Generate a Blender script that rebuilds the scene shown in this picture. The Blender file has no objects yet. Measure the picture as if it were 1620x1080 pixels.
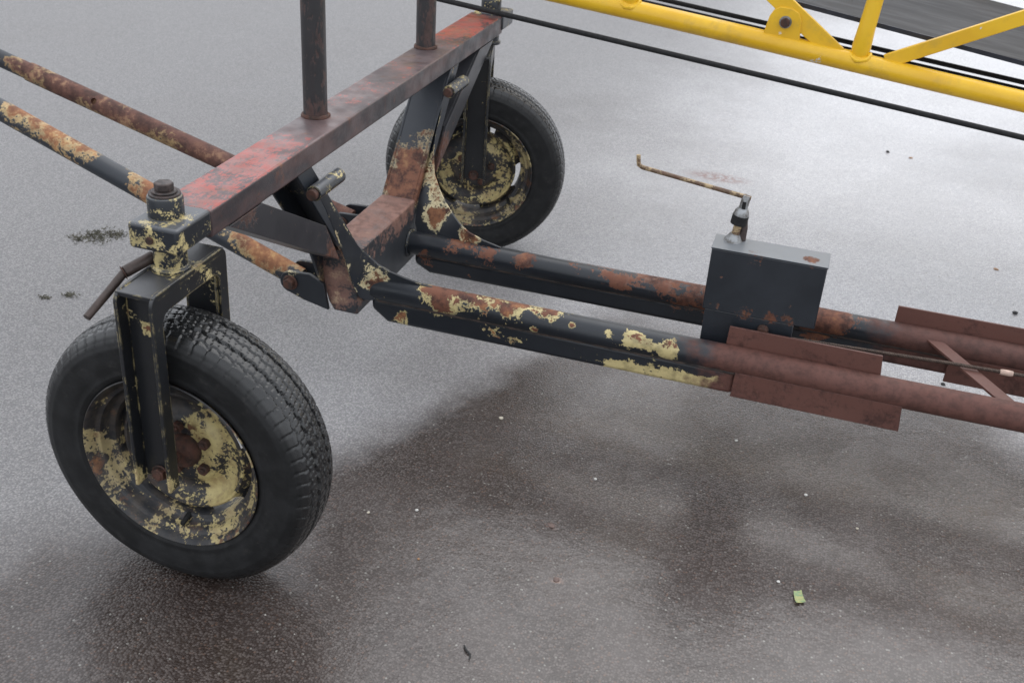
import bpy, bmesh, math, random
import numpy as np
from mathutils import Vector, Matrix, noise as mnoise
R = math.radians
random.seed(7)
scene = bpy.context.scene
C = scene.collection

# ------------------------------------------------------------------ camera
cam_d = bpy.data.cameras.new('camera'); cam = bpy.data.objects.new('camera', cam_d); C.objects.link(cam)
right = Vector((0.9527911, 0.2969225, 0.06345197)); up = Vector((-0.19806676, 0.44942452, 0.8710839)); fwd = Vector((-0.23012754, 0.84252871, -0.48701816))
m = Matrix((right, up, -fwd)).transposed().to_4x4(); m.translation = Vector((1.01786522, -1.48167018, 1.50089074))
cam.matrix_world = m
cam_d.sensor_width = 36.0; cam_d.lens = 1749.837 / 1620 * 36; cam_d.clip_start = 0.05; cam_d.clip_end = 3000
cam_d.dof.use_dof = True; cam_d.dof.focus_distance = 2.35; cam_d.dof.aperture_fstop = 7.0
scene.camera = cam
scene.cycles.max_bounces = 5; scene.cycles.diffuse_bounces = 3; scene.cycles.glossy_bounces = 3

# ------------------------------------------------------------------ sky and sun (overcast)
SUN_EL, SUN_AZ = R(62), R(20)              # azimuth measured from +Y towards +X
w = bpy.data.worlds.new('World'); scene.world = w; w.use_nodes = True
nt = w.node_tree; nt.nodes.clear()
sky = nt.nodes.new('ShaderNodeTexSky'); sky.sky_type = 'NISHITA'; sky.sun_disc = False
sky.sun_elevation = SUN_EL; sky.sun_rotation = SUN_AZ; sky.air_density = 1.0; sky.dust_density = 0.8; sky.ozone_density = 1.0
hs = nt.nodes.new('ShaderNodeHueSaturation'); hs.inputs['Saturation'].default_value = 0.2
mx = nt.nodes.new('ShaderNodeMixRGB'); mx.blend_type = 'MIX'; mx.inputs[0].default_value = 0.62; mx.inputs[2].default_value = (10.2, 10.6, 11.3, 1)
bg = nt.nodes.new('ShaderNodeBackground'); bg.inputs['Strength'].default_value = 0.10
out = nt.nodes.new('ShaderNodeOutputWorld')
nt.links.new(sky.outputs[0], hs.inputs['Color']); nt.links.new(hs.outputs[0], mx.inputs[1]); nt.links.new(mx.outputs[0], bg.inputs[0]); nt.links.new(bg.outputs[0], out.inputs[0])
sd = bpy.data.lights.new('sun', 'SUN'); sd.energy = 0.6; sd.angle = R(60); sd.color = (1.0, 0.97, 0.93)
sun = bpy.data.objects.new('sun', sd); C.objects.link(sun)
sdir = Vector((math.sin(SUN_AZ) * math.cos(SUN_EL), math.cos(SUN_AZ) * math.cos(SUN_EL), math.sin(SUN_EL)))
sun.rotation_euler = (-sdir).to_track_quat('-Z', 'Y').to_euler(); sun.location = sdir * 20
vs = scene.view_settings; vs.view_transform = 'Standard'; vs.look = 'None'; vs.gamma = 1; vs.use_curve_mapping = False; vs.exposure = 0.82

# ------------------------------------------------------------------ node helpers
class NT:
    def __init__(s, name):
        s.m = bpy.data.materials.new(name); s.m.use_nodes = True; s.t = s.m.node_tree; s.t.nodes.clear()
        s.out = s.t.nodes.new('ShaderNodeOutputMaterial'); s.b = s.t.nodes.new('ShaderNodeBsdfPrincipled')
        s.t.links.new(s.b.outputs[0], s.out.inputs[0])
        s.pos = s.t.nodes.new('ShaderNodeNewGeometry').outputs['Position']
    def put(s, sock, v):
        if isinstance(v, bpy.types.NodeSocket): s.t.links.new(v, sock)
        else: sock.default_value = v
    def set(s, **k):
        for n, v in k.items(): s.put(s.b.inputs[n.replace('_', ' ')], v)
    def n(s, typ, **k):
        x = s.t.nodes.new(typ)
        for a, v in k.items(): setattr(x, a, v)
        return x
    def math(s, op, a, b=0.0, c=0.0, clamp=False):
        x = s.n('ShaderNodeMath', operation=op, use_clamp=clamp); s.put(x.inputs[0], a); s.put(x.inputs[1], b); s.put(x.inputs[2], c); return x.outputs[0]
    def noise(s, scale, detail=6, rough=.6, vec=None, dist=0.0, stretch=None):
        x = s.n('ShaderNodeTexNoise', noise_dimensions='2D' if vec is not None else '3D'); x.inputs['Scale'].default_value = scale; x.inputs['Detail'].default_value = detail
        x.inputs['Roughness'].default_value = rough; x.inputs['Distortion'].default_value = dist
        v = vec or s.pos
        if stretch:
            mp = s.n('ShaderNodeMapping'); mp.inputs['Scale'].default_value = stretch; s.put(mp.inputs['Vector'], v); v = mp.outputs[0]
        s.put(x.inputs['Vector'], v); return x.outputs[0]
    def voro(s, scale, feature='F1', vec=None, rand=1.0):
        x = s.n('ShaderNodeTexVoronoi', feature=feature, voronoi_dimensions='2D' if vec is not None else '3D'); x.inputs['Scale'].default_value = scale; x.inputs['Randomness'].default_value = rand
        s.put(x.inputs['Vector'], vec or s.pos); return x
    def step(s, v, a, b, lo=0.0, hi=1.0, smooth=True):
        x = s.n('ShaderNodeMapRange', interpolation_type='SMOOTHSTEP' if smooth else 'LINEAR')
        s.put(x.inputs[0], v); s.put(x.inputs[1], a); s.put(x.inputs[2], b); s.put(x.inputs[3], lo); s.put(x.inputs[4], hi); return x.outputs[0]
    def mix(s, f, a, b, mode='MIX'):
        x = s.n('ShaderNodeMix', data_type='RGBA', blend_type=mode)
        s.put(x.inputs[0], f)
        for i, v in ((6, a), (7, b)):
            if not isinstance(v, bpy.types.NodeSocket): v = (*v[:3], 1)
            s.put(x.inputs[i], v)
        return x.outputs[2]
    def blob(s, p, r, strength=1.0, squash=None):
        x = s.n('ShaderNodeVectorMath', operation='SUBTRACT'); s.put(x.inputs[0], s.pos); x.inputs[1].default_value = p
        v = x.outputs[0]
        if squash:
            y = s.n('ShaderNodeVectorMath', operation='MULTIPLY'); s.put(y.inputs[0], v); y.inputs[1].default_value = squash; v = y.outputs[0]
        l = s.n('ShaderNodeVectorMath', operation='LENGTH'); s.put(l.inputs[0], v)
        return s.step(l.outputs['Value'], r, r * .25, 0.0, strength)
    def bump(s, h, strength=.3, dist=.002, normal=None):
        x = s.n('ShaderNodeBump'); x.inputs['Strength'].default_value = strength; x.inputs['Distance'].default_value = dist
        s.put(x.inputs['Height'], h)
        if normal: s.put(x.inputs['Normal'], normal)
        return x.outputs[0]
    def edge(s, r=.004, lo=.985, hi=.90):
        b = s.n('ShaderNodeBevel', samples=4); b.inputs['Radius'].default_value = r
        d = s.n('ShaderNodeVectorMath', operation='DOT_PRODUCT'); s.put(d.inputs[0], b.outputs[0]); s.put(d.inputs[1], s.n('ShaderNodeNewGeometry').outputs['Normal'])
        return s.step(d.outputs['Value'], lo, hi)
    def sep(s, v, i):
        x = s.n('ShaderNodeSeparateXYZ'); s.put(x.inputs[0], v); return x.outputs[i]
    def normal_z(s):
        return s.sep(s.n('ShaderNodeNewGeometry').outputs['Normal'], 2)

BLACK = (.013, .016, .021); YEL = (.52, .43, .21); RUSTM = (.13, .048, .026)
def rust_col(t, lo=(.045, .018, .013), mid=RUSTM, hi=(.30, .135, .055), scale=30):
    a = t.noise(scale, 5, .7); b = t.noise(scale * .3, 2, .6)
    c = t.mix(t.step(a, .36, .58), lo, mid)
    return t.mix(t.math('MULTIPLY', t.step(a, .52, .70), t.step(b, .42, .62)), c, hi)

def worn(name, top=BLACK, under=YEL, tu=.60, tr=.66, scale=14, blobs=(), rough=.38, rust=None, soft=.018, stretch=None, zone=None, dust_sheen=.25, topvar=.35, edge=0.0, up=0.0, dust_sheen_c=(.085,.088,.095), rblobs=()):
    """paint over older paint over rust; higher field value = deeper wear. blobs: (point, radius, strength[, squash])"""
    t = NT(name)
    f = t.noise(scale, 7, .66, dist=.25, stretch=stretch); g = t.noise(scale * 8, 4, .66, stretch=stretch)
    f = t.math('ADD', t.math('ADD', t.math('MULTIPLY', f, .62), t.math('MULTIPLY', g, .30)), .04)
    if up: f = t.math('ADD', f, t.math('MULTIPLY', t.normal_z(), up))
    for b in blobs:
        f = t.math('ADD', f, t.blob(*b))
    if edge: f = t.math('ADD', f, t.math('MULTIPLY', t.edge(), edge))
    mu = t.step(f, tu, tu + soft); k = t.math('ADD', f, t.math('MULTIPLY', t.math('SUBTRACT', t.noise(scale * 1.3, 5, .7), .5), .34))
    for b in rblobs: k = t.math('ADD', k, t.blob(*b))
    mr = t.step(k, tr, tr + soft * 2.2)
    d = t.noise(7, 5, .6)
    topc = t.mix(t.math('MULTIPLY', t.step(d, .40, .75), topvar), top, tuple(min(1, c * 1.6 + .008) for c in top))
    # upward faces go paler: settled dust, with the box's sky sheen painted in
    topc = t.mix(t.math('MULTIPLY', t.step(t.normal_z(), .2, .95), dust_sheen), topc, dust_sheen_c)
    uc = t.mix(t.step(t.noise(38, 5, .65), .42, .68), under, tuple(c * .6 for c in under))
    rc = rust_col(t, **(rust or {}))
    col = t.mix(mu, topc, uc); col = t.mix(mr, col, rc)
    if zone:     # (axis, start, end): bare brown rust beyond
        ax, a, b, zc = zone
        zz = t.step(t.math('ADD', t.sep(t.pos, ax), t.math('MULTIPLY', t.math('SUBTRACT', t.noise(16, 6, .65), .5), .30)), a, b)
        zcol = t.mix(t.step(t.noise(38, 8, .7), .4, .65), zc, tuple(c * .62 for c in zc))
        chips = t.step(t.math('ADD', t.noise(24, 8, .65), 0.0), .68, .70)
        zcol = t.mix(chips, zcol, (.33, .2, .09))
        col = t.mix(zz, col, zcol); mr = t.math('MAXIMUM', mr, zz)
    rg = t.step(mr, 0, 1, rough, .72, False); rg = t.math('ADD', rg, t.math('MULTIPLY', t.math('SUBTRACT', t.noise(22, 6), .5), .25))
    fine = t.noise(260, 4, .6)
    h = t.math('SUBTRACT', t.math('MULTIPLY', fine, t.step(mr, 0, 1, .18, .9)), t.math('MULTIPLY', mu, .7))
    t.set(Base_Color=col, Roughness=rg, Specular_IOR_Level=.45, Normal=t.bump(h, .45, .0015))
    return t.m

def plain(name, col, rough=.5, metal=0.0, var=.35, scale=30, bump=.2, col2=None, spec=.5):
    t = NT(name); n_ = t.noise(scale, 7, .65)
    c2 = col2 or tuple(c * (1 - var) for c in col)
    t.set(Base_Color=t.mix(t.step(n_, .38, .66), col, c2), Roughness=t.step(t.noise(scale * .7, 5), .3, .7, rough - .08, rough + .12), Metallic=metal,
          Specular_IOR_Level=spec, Normal=t.bump(t.noise(scale * 8, 4), bump, .0012))
    return t.m

M_grime = plain('rusty_grime', (.060,.042,.034), .8, 0, .5, 30, .4, col2=(.018,.017,.018))
# ------------------------------------------------------------------ mesh helpers
class MB:
    def __init__(s): s.v = []; s.f = []
    def add(s, v, f):
        o = len(s.v); s.v += [tuple(x) for x in v]; s.f += [tuple(i + o for i in q) for q in f]; return s
    def box(s, x0, x1, y0, y1, z0, z1, M=None):
        v = [Vector(p) for p in ((x0,y0,z0),(x1,y0,z0),(x1,y1,z0),(x0,y1,z0),(x0,y0,z1),(x1,y0,z1),(x1,y1,z1),(x0,y1,z1))]
        if M: v = [M @ p for p in v]
        return s.add(v, [(0,3,2,1),(4,5,6,7),(0,1,5,4),(1,2,6,5),(2,3,7,6),(3,0,4,7)])
    def prism(s, poly, axis, a, b):
        """poly in the two other axes (in xyz order), extruded along axis from a to b"""
        def P(p, h):
            q = list(p); q.insert(axis, h); return q
        n = len(poly); v = [P(p, a) for p in poly] + [P(p, b) for p in poly]
        f = [tuple(range(n)), tuple(range(2*n-1, n-1, -1))] + [(i, n+i, n+(i+1) % n, (i+1) % n) for i in range(n)]
        return s.add(v, f)
    def tube(s, pts, rad, seg=24, caps=True):
        pts = [Vector(p) for p in pts]; n = len(pts)
        if not hasattr(rad, '__len__'): rad = [rad] * n
        tang = [(pts[min(i+1, n-1)] - pts[max(i-1, 0)]).normalized() for i in range(n)]
        ref = Vector((0,0,1)) if abs(tang[0].z) < .9 else Vector((0,1,0))
        u = (ref - tang[0] * ref.dot(tang[0])).normalized(); v = []; f = []
        for i in range(n):
            u = (u - tang[i] * u.dot(tang[i])).normalized(); b = tang[i].cross(u)
            for k in range(seg):
                a = 2*math.pi*k/seg; v.append(pts[i] + (u*math.cos(a) + b*math.sin(a)) * rad[i])
        for i in range(n-1):
            for k in range(seg):
                j = (k+1) % seg; f.append((i*seg+k, i*seg+j, (i+1)*seg+j, (i+1)*seg+k))
        if caps: f.append(tuple(range(seg-1, -1, -1))); f.append(tuple((n-1)*seg+k for k in range(seg)))
        return s.add(v, f)
    def cyl(s, a, b, r, seg=24, r2=None): return s.tube([a, b], [r, r if r2 is None else r2], seg)
    def hexn(s, a, b, r): return s.tube([a, b], r, 6)
    def build(s, name, mat, parent=None, bevel=0.0, smooth=35, seg=2):
        me = bpy.data.meshes.new(name); me.from_pydata(s.v, [], s.f); me.update()
        bm = bmesh.new(); bm.from_mesh(me); bmesh.ops.recalc_face_normals(bm, faces=bm.faces); bm.to_mesh(me); bm.free()
        for p in me.polygons: p.use_smooth = True
        me.set_sharp_from_angle(angle=R(smooth))
        me.materials.append(mat)
        o = bpy.data.objects.new(name, me); C.objects.link(o)
        if parent: attach(o, parent)
        if bevel:
            b = o.modifiers.new('bevel', 'BEVEL'); b.width = bevel; b.segments = seg; b.limit_method = 'ANGLE'; b.angle_limit = R(40)
        return o
WORLD = {}
def attach(o, parent):
    o.parent = parent; o.matrix_parent_inverse = WORLD.get(parent.name, Matrix.Identity(4)).inverted()
def tag(o, label, cat=None, group=None, kind=None):
    if label: o['label'] = label
    if cat: o['category'] = cat
    if group: o['group'] = group
    if kind: o['kind'] = kind
    return o
def empty(name, M, parent=None):
    o = bpy.data.objects.new(name, None); C.objects.link(o); o.empty_display_size = .1
    if parent: o.parent = parent; o.matrix_parent_inverse = WORLD[parent.name].inverted(); o.matrix_basis = M
    else: o.matrix_basis = M
    WORLD[o.name] = M; return o
def local(o, parent): o.parent = parent; return o       # mesh already in the parent's own space

# ------------------------------------------------------------------ materials
M_beam = None
def beam_material():
    t = NT('faded_red_beam_paint')
    fine = t.noise(150, 5, .75, stretch=(1.0, .45, 1.0)); scr = t.noise(60, 5, .7, stretch=(.35, 1.0, 1.0)); big = t.noise(8, 4, .6)
    reg = t.math('MULTIPLY', t.math('SUBTRACT', big, .5), .5)
    for p, r, s_ in (((0.01,.24,.74), .30, .22), ((0.0,.70,.74), .12, .10), ((0,.95,.74), .22, .09), ((0,1.52,.74), .30, .24)):
        reg = t.math('ADD', reg, t.blob(p, r, s_))
    upm = t.step(t.normal_z(), .3, .8)
    reg = t.math('SUBTRACT', reg, t.step(upm, 0, 1, .20, 0))
    reg = t.math('ADD', reg, t.math('MULTIPLY', t.edge(.006), .07))
    f = t.math('ADD', reg, t.math('ADD', t.math('MULTIPLY', fine, .75), t.math('MULTIPLY', scr, .35)))
    red = t.mix(t.step(t.noise(30, 5, .7), .4, .62), (.33, .072, .056), (.23, .088, .074))
    dark = t.mix(t.step(t.noise(13, 6, .65, stretch=(1, .4, 1)), .42, .64), (.026, .022, .026), (.075, .045, .043))
    dark = t.mix(t.math('MULTIPLY', upm, t.step(big, .35, .65, .25, .75)), dark, (.165, .118, .115))  # upward faces lightened: sky reflection painted into the beam top
    col = t.mix(t.step(f, .69, .76), dark, red)
    col = t.mix(t.math('MULTIPLY', t.step(t.noise(24, 6, .7), .58, .66), .6), col, rust_col(t, lo=(.05, .022, .018)))
    t.set(Base_Color=col, Roughness=t.step(t.noise(20, 4), .3, .7, .30, .55), Specular_IOR_Level=.5, Normal=t.bump(t.noise(180, 4, .65), .3, .0012))
    return t.m
M_beam = beam_material()
M_post = worn('dark_brown_post_paint', top=(.022,.021,.023), under=(.075,.045,.04), tu=.50, tr=.60, scale=22, rough=.4, dust_sheen=0, stretch=(1,1,.35), soft=.06)
M_chip = worn('chipped_black_over_cream', tu=.540, tr=.70, scale=30, rough=.30, soft=.03, edge=.085, blobs=[((.0,-.05,.70), .04, .05), ((0,-.03,.665), .035, .06), ((.02,-.03,.75), .05, .03)], dust_sheen=.5, dust_sheen_c=(.15,.155,.165))
M_fork = worn('black_fork_paint', tu=.612, tr=.69, scale=26, rough=.33, soft=.03, dust_sheen=.4, edge=.12, top=(.012,.013,.015), dust_sheen_c=(.12,.12,.125),
    blobs=[((.036,.03,.635), .07, .10), ((.036,.10,.59), .07, .05), ((0,-.10,.255), .04, .30), ((.036,-.118,.28), .035, .16), ((-.036,-.118,.28), .035, .16), ((-.036,-.118,.62),.04,.05), ((.01,-.09,.575),.022,.22), ((.01,-.05,.65),.04,.05)])
M_tube = worn('black_tube_paint', tu=.61, tr=.64, scale=15, rough=.34, soft=.02, zone=(0, .82, .90, (.115,.048,.037)), dust_sheen=.10, up=.012, rust=dict(mid=(.16,.062,.036)),
    blobs=[((.10,.71,.31), .05, .10), ((.25,.71,.325), .085, .19), ((.33,.73,.325), .07, .20), ((.42,.73,.325), .07, .20), ((.50,.725,.33), .05, .20), ((.14,.71,.225), .05, .10),
           ((.645,.702,.312), .022, .17), ((.705,.702,.306), .034, .19), ((.740,.702,.302), .022, .12), ((.785,.702,.300), .040, .22), ((.45,.71,.22), .05, .08), ((.40,.705,.255), .04, .07), ((.47,.70,.28), .018, .2), ((.56,.70,.315), .015, .2),
           ((.81,.712,.219), .24, .22, (.8, 1, 5.5)), ((.90,.712,.222), .12, .16, (.8, 1, 4.5)), ((.68,.712,.225), .05, .16, (1,1,2.0))],
    rblobs=[((.81,.712,.215), .34, -.34, (.8,1,3.0)), ((.705,.702,.306), .05, -.09), ((.645,.702,.312), .04, -.12)])
M_tubefar = worn('black_far_tube_paint', under=(.17,.07,.04), tu=.625, tr=.635, scale=15, rough=.32, soft=.03, zone=(0, 1.20, 1.30, (.098,.042,.033)), dust_sheen=.10, up=.02, rust=dict(mid=(.15,.058,.035)),
    blobs=[((.16,.99,.32), .06, .12), ((.24,1.0,.33), .09, .15), ((.36,.99,.32), .05, .14), ((.50,1.0,.33), .08, .11), ((.64,1.0,.33), .10, .15), ((.78,1.0,.33), .13, .17), ((.09,.99,.27), .05, .16), ((1.10,.99,.31), .09, .22), ((1.18,.99,.33),.07,.14)])
M_gus = worn('gusset_paint', edge=.06, tu=.60, tr=.655, scale=17, rough=.4, soft=.03, dust_sheen=.15, rust=dict(mid=(.22,.095,.045), hi=(.42,.22,.09)), under=(.58,.50,.30),
    blobs=[((.10,1.05,.365), .055, .24), ((.09,1.075,.425), .05, .19), ((.20,1.01,.335), .05, .24), ((.05,1.11,.48), .06, .18), ((.13,1.04,.395), .03, .15), ((.06,.70,.335), .05, .14), ((.09,.72,.31), .06, .13), ((-.13,.66,.32), .03, .10), ((-.11,.66,.26), .04, .06)])
M_leg = worn('leg_paint', tu=.615, tr=.62, edge=.06, scale=18, rough=.42, soft=.05, dust_sheen=.30, top=(.020,.024,.031), under=(.34,.28,.17), rust=dict(mid=(.17,.07,.04), hi=(.34,.19,.09)),
    blobs=[((-.02,1.09,.46), .13, .20), ((.02,1.06,.42), .09, .20), ((.028,1.15,.55), .05, .10), ((.028,1.19,.62), .045, .09), ((.028,1.12,.50), .045, .12), ((-.02,.50,.60), .07, .09), ((.035,.55,.56), .05, .06), ((.03,.62,.42), .08, .20), ((0,.68,.30), .12, .2)])
M_member = worn('rusty_cross_member', top=(.026,.029,.034), under=(.19,.11,.09), tu=.53, tr=.56, scale=15, rough=.45, soft=.08, dust_sheen=.2, up=.05, dust_sheen_c=(.16,.11,.095),
    rust=dict(lo=(.13,.065,.05), mid=(.23,.125,.098), hi=(.44,.33,.21)), blobs=[((-.01,.9,.42), .21, .14, (1,.75,1.6)), ((.0,.67,.31), .10, .13), ((.04,.90,.30),.13,-.07)])
M_brace = worn('dark_brace_paint', top=(.024,.024,.028), under=(.10,.055,.045), tu=.57, tr=.62, scale=13, rough=.34, soft=.06, dust_sheen=.2, edge=.05,
    blobs=[((.05,.55,.46), .08, .17), ((.05,.17,.69), .05, .09), ((.04,1.2,.47), .10, .14)])
M_draw = worn('orange_rusty_drawbar', top=(.020,.024,.031), under=(.46,.33,.16), tu=.56, tr=.578, scale=10, rough=.42, soft=.05, dust_sheen=.22, up=.06,
    rust=dict(lo=(.14,.058,.030), mid=(.27,.115,.052), hi=(.47,.28,.12), scale=18),
    blobs=[((-.86,.70,.59), .07, .13), ((-.74,.70,.54), .13, .15), ((-.45,.70,.45), .17, .14), ((-.62,.69,.48), .07, -.12), ((-.22,.70,.36), .15, .16), ((-1.0,.7,.6), .11, -.16)])
M_drawfar = worn('brown_rusty_drawbar', top=(.018,.021,.026), under=(.36,.24,.11), tu=.50, tr=.512, scale=11, rough=.5, soft=.05, dust_sheen=.12, up=.05,
    rust=dict(lo=(.055,.025,.019), mid=(.12,.052,.038), hi=(.36,.21,.12), scale=24),
    blobs=[((-.50,1.0,.45), .60, .12, (.7,1,1)), ((-.30,1.0,.4), .30, .12), ((-.97,1.0,.56), .08, .12), ((-1.07,1.0,.59), .04, .06), ((-1.19,1.0,.61), .10, -.14)])
M_brown = worn('brown_primer_steel', top=(.110,.046,.035), under=(.066,.027,.021), tu=.50, tr=.63, scale=11, rough=.55, soft=.14, dust_sheen=.06, topvar=.2, edge=.05)
M_box = worn('blue_black_box_paint', top=(.013,.016,.021), under=(.12,.06,.04), tu=.62, tr=.625, scale=13, rough=.38, soft=.04, dust_sheen=.85, topvar=.6, dust_sheen_c=(.20,.212,.225), edge=.03,  # light grey top: wet sky reflection painted into the colour
    blobs=[((.93,.77,.386), .035, .10), ((.86,.77,.40), .04, .09), ((.99,.77,.386), .03, .10), ((1.03,.77,.392), .026, .14), ((1.05,.80,.532), .03, .18), ((.93,.775,.527), .04, .13), ((.88,.775,.53),.03,.08)])
def rim_material():
    t = NT('dirty_cream_rim_paint')
    tc = t.n('ShaderNodeTexCoord').outputs['Object']; x = t.sep(tc, 0); z = t.sep(tc, 2)
    rad = t.math('SQRT', t.math('ADD', t.math('MULTIPLY', x, x), t.math('MULTIPLY', z, z)))
    f = t.math('ADD', t.math('MULTIPLY', t.noise(19, 6, .64, dist=.3), .62), t.math('MULTIPLY', t.noise(130, 4, .66), .38))
    for b_ in (((.05,-.02,.31), .065, -.12), ((.065,-.02,.20), .055, -.14), ((-.08,-.02,.36), .14, .13), ((.0,-.05,.44), .11, .11), ((-.02,-.02,.21), .05, .07), ((0,.0,.282),.045,.12), ((.09,-.02,.25),.03,.08),
           ((.02,1.63,.29),.085,.14), ((.03,1.60,.22),.04,-.16), ((.07,1.6,.29),.03,-.12), ((.02,1.6,.42),.10,.08)):
        f = t.math('ADD', f, t.blob(*b_))
    ring = t.math('MULTIPLY', t.step(rad, .124, .131), t.step(rad, .153, .146))
    f = t.math('ADD', f, t.math('MULTIPLY', ring, .035))
    lip = t.step(rad, .160, .172); f = t.math('ADD', f, t.math('MULTIPLY', lip, .015))
    cream = t.mix(t.step(t.noise(40, 5, .7), .38, .66), (.50,.415,.185), (.33,.25,.115))
    cream = t.mix(t.math('MULTIPLY', t.step(rad, .122, .15), t.step(t.noise(12, 5, .65), .36, .60, .15, .75)), cream, (.25,.20,.115))
    blk = t.mix(t.step(t.noise(30, 5, .65), .40, .66), (.014,.015,.018), (.05,.042,.036))
    col = t.mix(t.step(f, .475, .505), cream, blk)
    rr_ = t.math('MULTIPLY', t.step(t.noise(26, 6, .72), .555, .62), t.step(t.math('ADD', lip, t.step(rad, .075, .045)), .0, .9, .25, 1.0))
    col = t.mix(rr_, col, rust_col(t, mid=(.15,.07,.035)))
    t.set(Base_Color=col, Roughness=t.step(t.noise(22, 4), .3, .7, .36, .62), Normal=t.bump(t.math('SUBTRACT', t.noise(200, 3), t.math('MULTIPLY', t.step(f, .475, .505), .6)), .35, .0012))
    return t.m
M_rim = rim_material()
M_rust = plain('dark_rust', (.085,.036,.024), .75, 0, .6, 60, .5, col2=(.03,.018,.014))
M_bolt = plain('dark_steel_bolt', (.075,.055,.05), .5, .3, .6, 80, .35, col2=(.03,.026,.026))
M_rod = plain('brown_rod', (.060,.042,.036), .5, .2, .4, 40, .3)
M_zinc = plain('grey_zinc', (.34,.35,.36), .42, .45, .5, 60, .3, col2=(.13,.12,.11))
M_crank = worn('cream_crank_paint', top=(.34,.25,.14), under=(.13,.08,.05), tu=.47, tr=.55, scale=34, rough=.5, soft=.05, dust_sheen=0)
M_cable = plain('black_cable', (.007,.007,.008), .75, 0, .4, 200, .5)
M_rope = plain('rusty_wire_rope', (.085,.058,.045), .6, .35, .5, 120, .4)
M_tape = plain('pale_pink_tape', (.55,.40,.33), .7, 0, .4, 90, .4)

def yellow_material():
    t = NT('yellow_enamel')
    f = t.math('ADD', t.math('MULTIPLY', t.noise(7, 5, .65), .6), t.math('MULTIPLY', t.noise(40, 4, .7), .4))
    for p, r, s_ in (((.955,1.805,.715), .05, .085), ((1.45,1.80,.675), .15, .05), ((.85,1.81,.80), .05, .06)): f = t.math('ADD', f, t.blob(p, r, s_))
    c = t.mix(t.step(t.noise(5, 5), .35, .7), (.80,.49,.022), (.70,.40,.016))
    c = t.mix(t.math('MULTIPLY', t.step(t.noise(13, 5, .7), .50, .72), .5), c, (.46,.29,.05))
    c = t.mix(t.step(f, .645, .665), c, (.62,.60,.56))
    c = t.mix(t.step(f, .70, .72), c, (.12,.10,.09))
    t.set(Base_Color=c, Roughness=t.step(t.noise(18, 5), .3, .7, .30, .46), Specular_IOR_Level=.5, Normal=t.bump(t.noise(90, 4), .12, .001))
    return t.m
M_yel = yellow_material()

def tyre_material():
    t = NT('worn_black_rubber')
    tc = t.n('ShaderNodeTexCoord').outputs['Object']; x = t.sep(tc, 0); z = t.sep(tc, 2)
    rad = t.math('SQRT', t.math('ADD', t.math('MULTIPLY', x, x), t.math('MULTIPLY', z, z)))
    tread = t.step(rad, .258, .268)
    n_ = t.noise(26, 5, .65); c = t.mix(t.step(n_, .35, .7), (.0065,.007,.0075), (.015,.0155,.0165))
    c = t.mix(t.math('MULTIPLY', tread, .7), c, (.012,.0125,.013))
    c = t.mix(t.math('MULTIPLY', t.step(t.noise(34, 6, .75), .56, .70), .35), c, (.05,.047,.044))
    wet = t.step(t.noise(9, 4, .6), .36, .60)
    rg = t.mix(tread, t.mix(wet, (.62,)*3, (.48,)*3), t.mix(wet, (.30,)*3, (.19,)*3))
    t.set(Base_Color=c, Roughness=rg, Specular_IOR_Level=t.step(tread, 0, 1, .36, .6), Normal=t.bump(t.noise(240, 4, .6), .22, .0008))
    return t.m
M_tyre = tyre_material()

def belt_material():
    t = NT('grey_black_conveyor_belt')
    s1 = t.noise(30, 7, .6, stretch=(.12, 1.2, 1)); s2 = t.noise(8, 5, .6, stretch=(.3, 1, 1))
    c = t.mix(t.step(s1, .40, .68), (.055,.055,.057), (.082,.082,.085)); c = t.mix(t.math('MULTIPLY', t.step(s2, .50, .72), .35), c, (.12,.12,.122))
    t.set(Base_Color=c, Roughness=.78, Specular_IOR_Level=.25, Normal=t.bump(t.noise(120, 4), .3, .001)); return t.m
M_belt = belt_material()
M_beltedge = plain('blue_black_belt_edge', (.012,.016,.030), .5)

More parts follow.
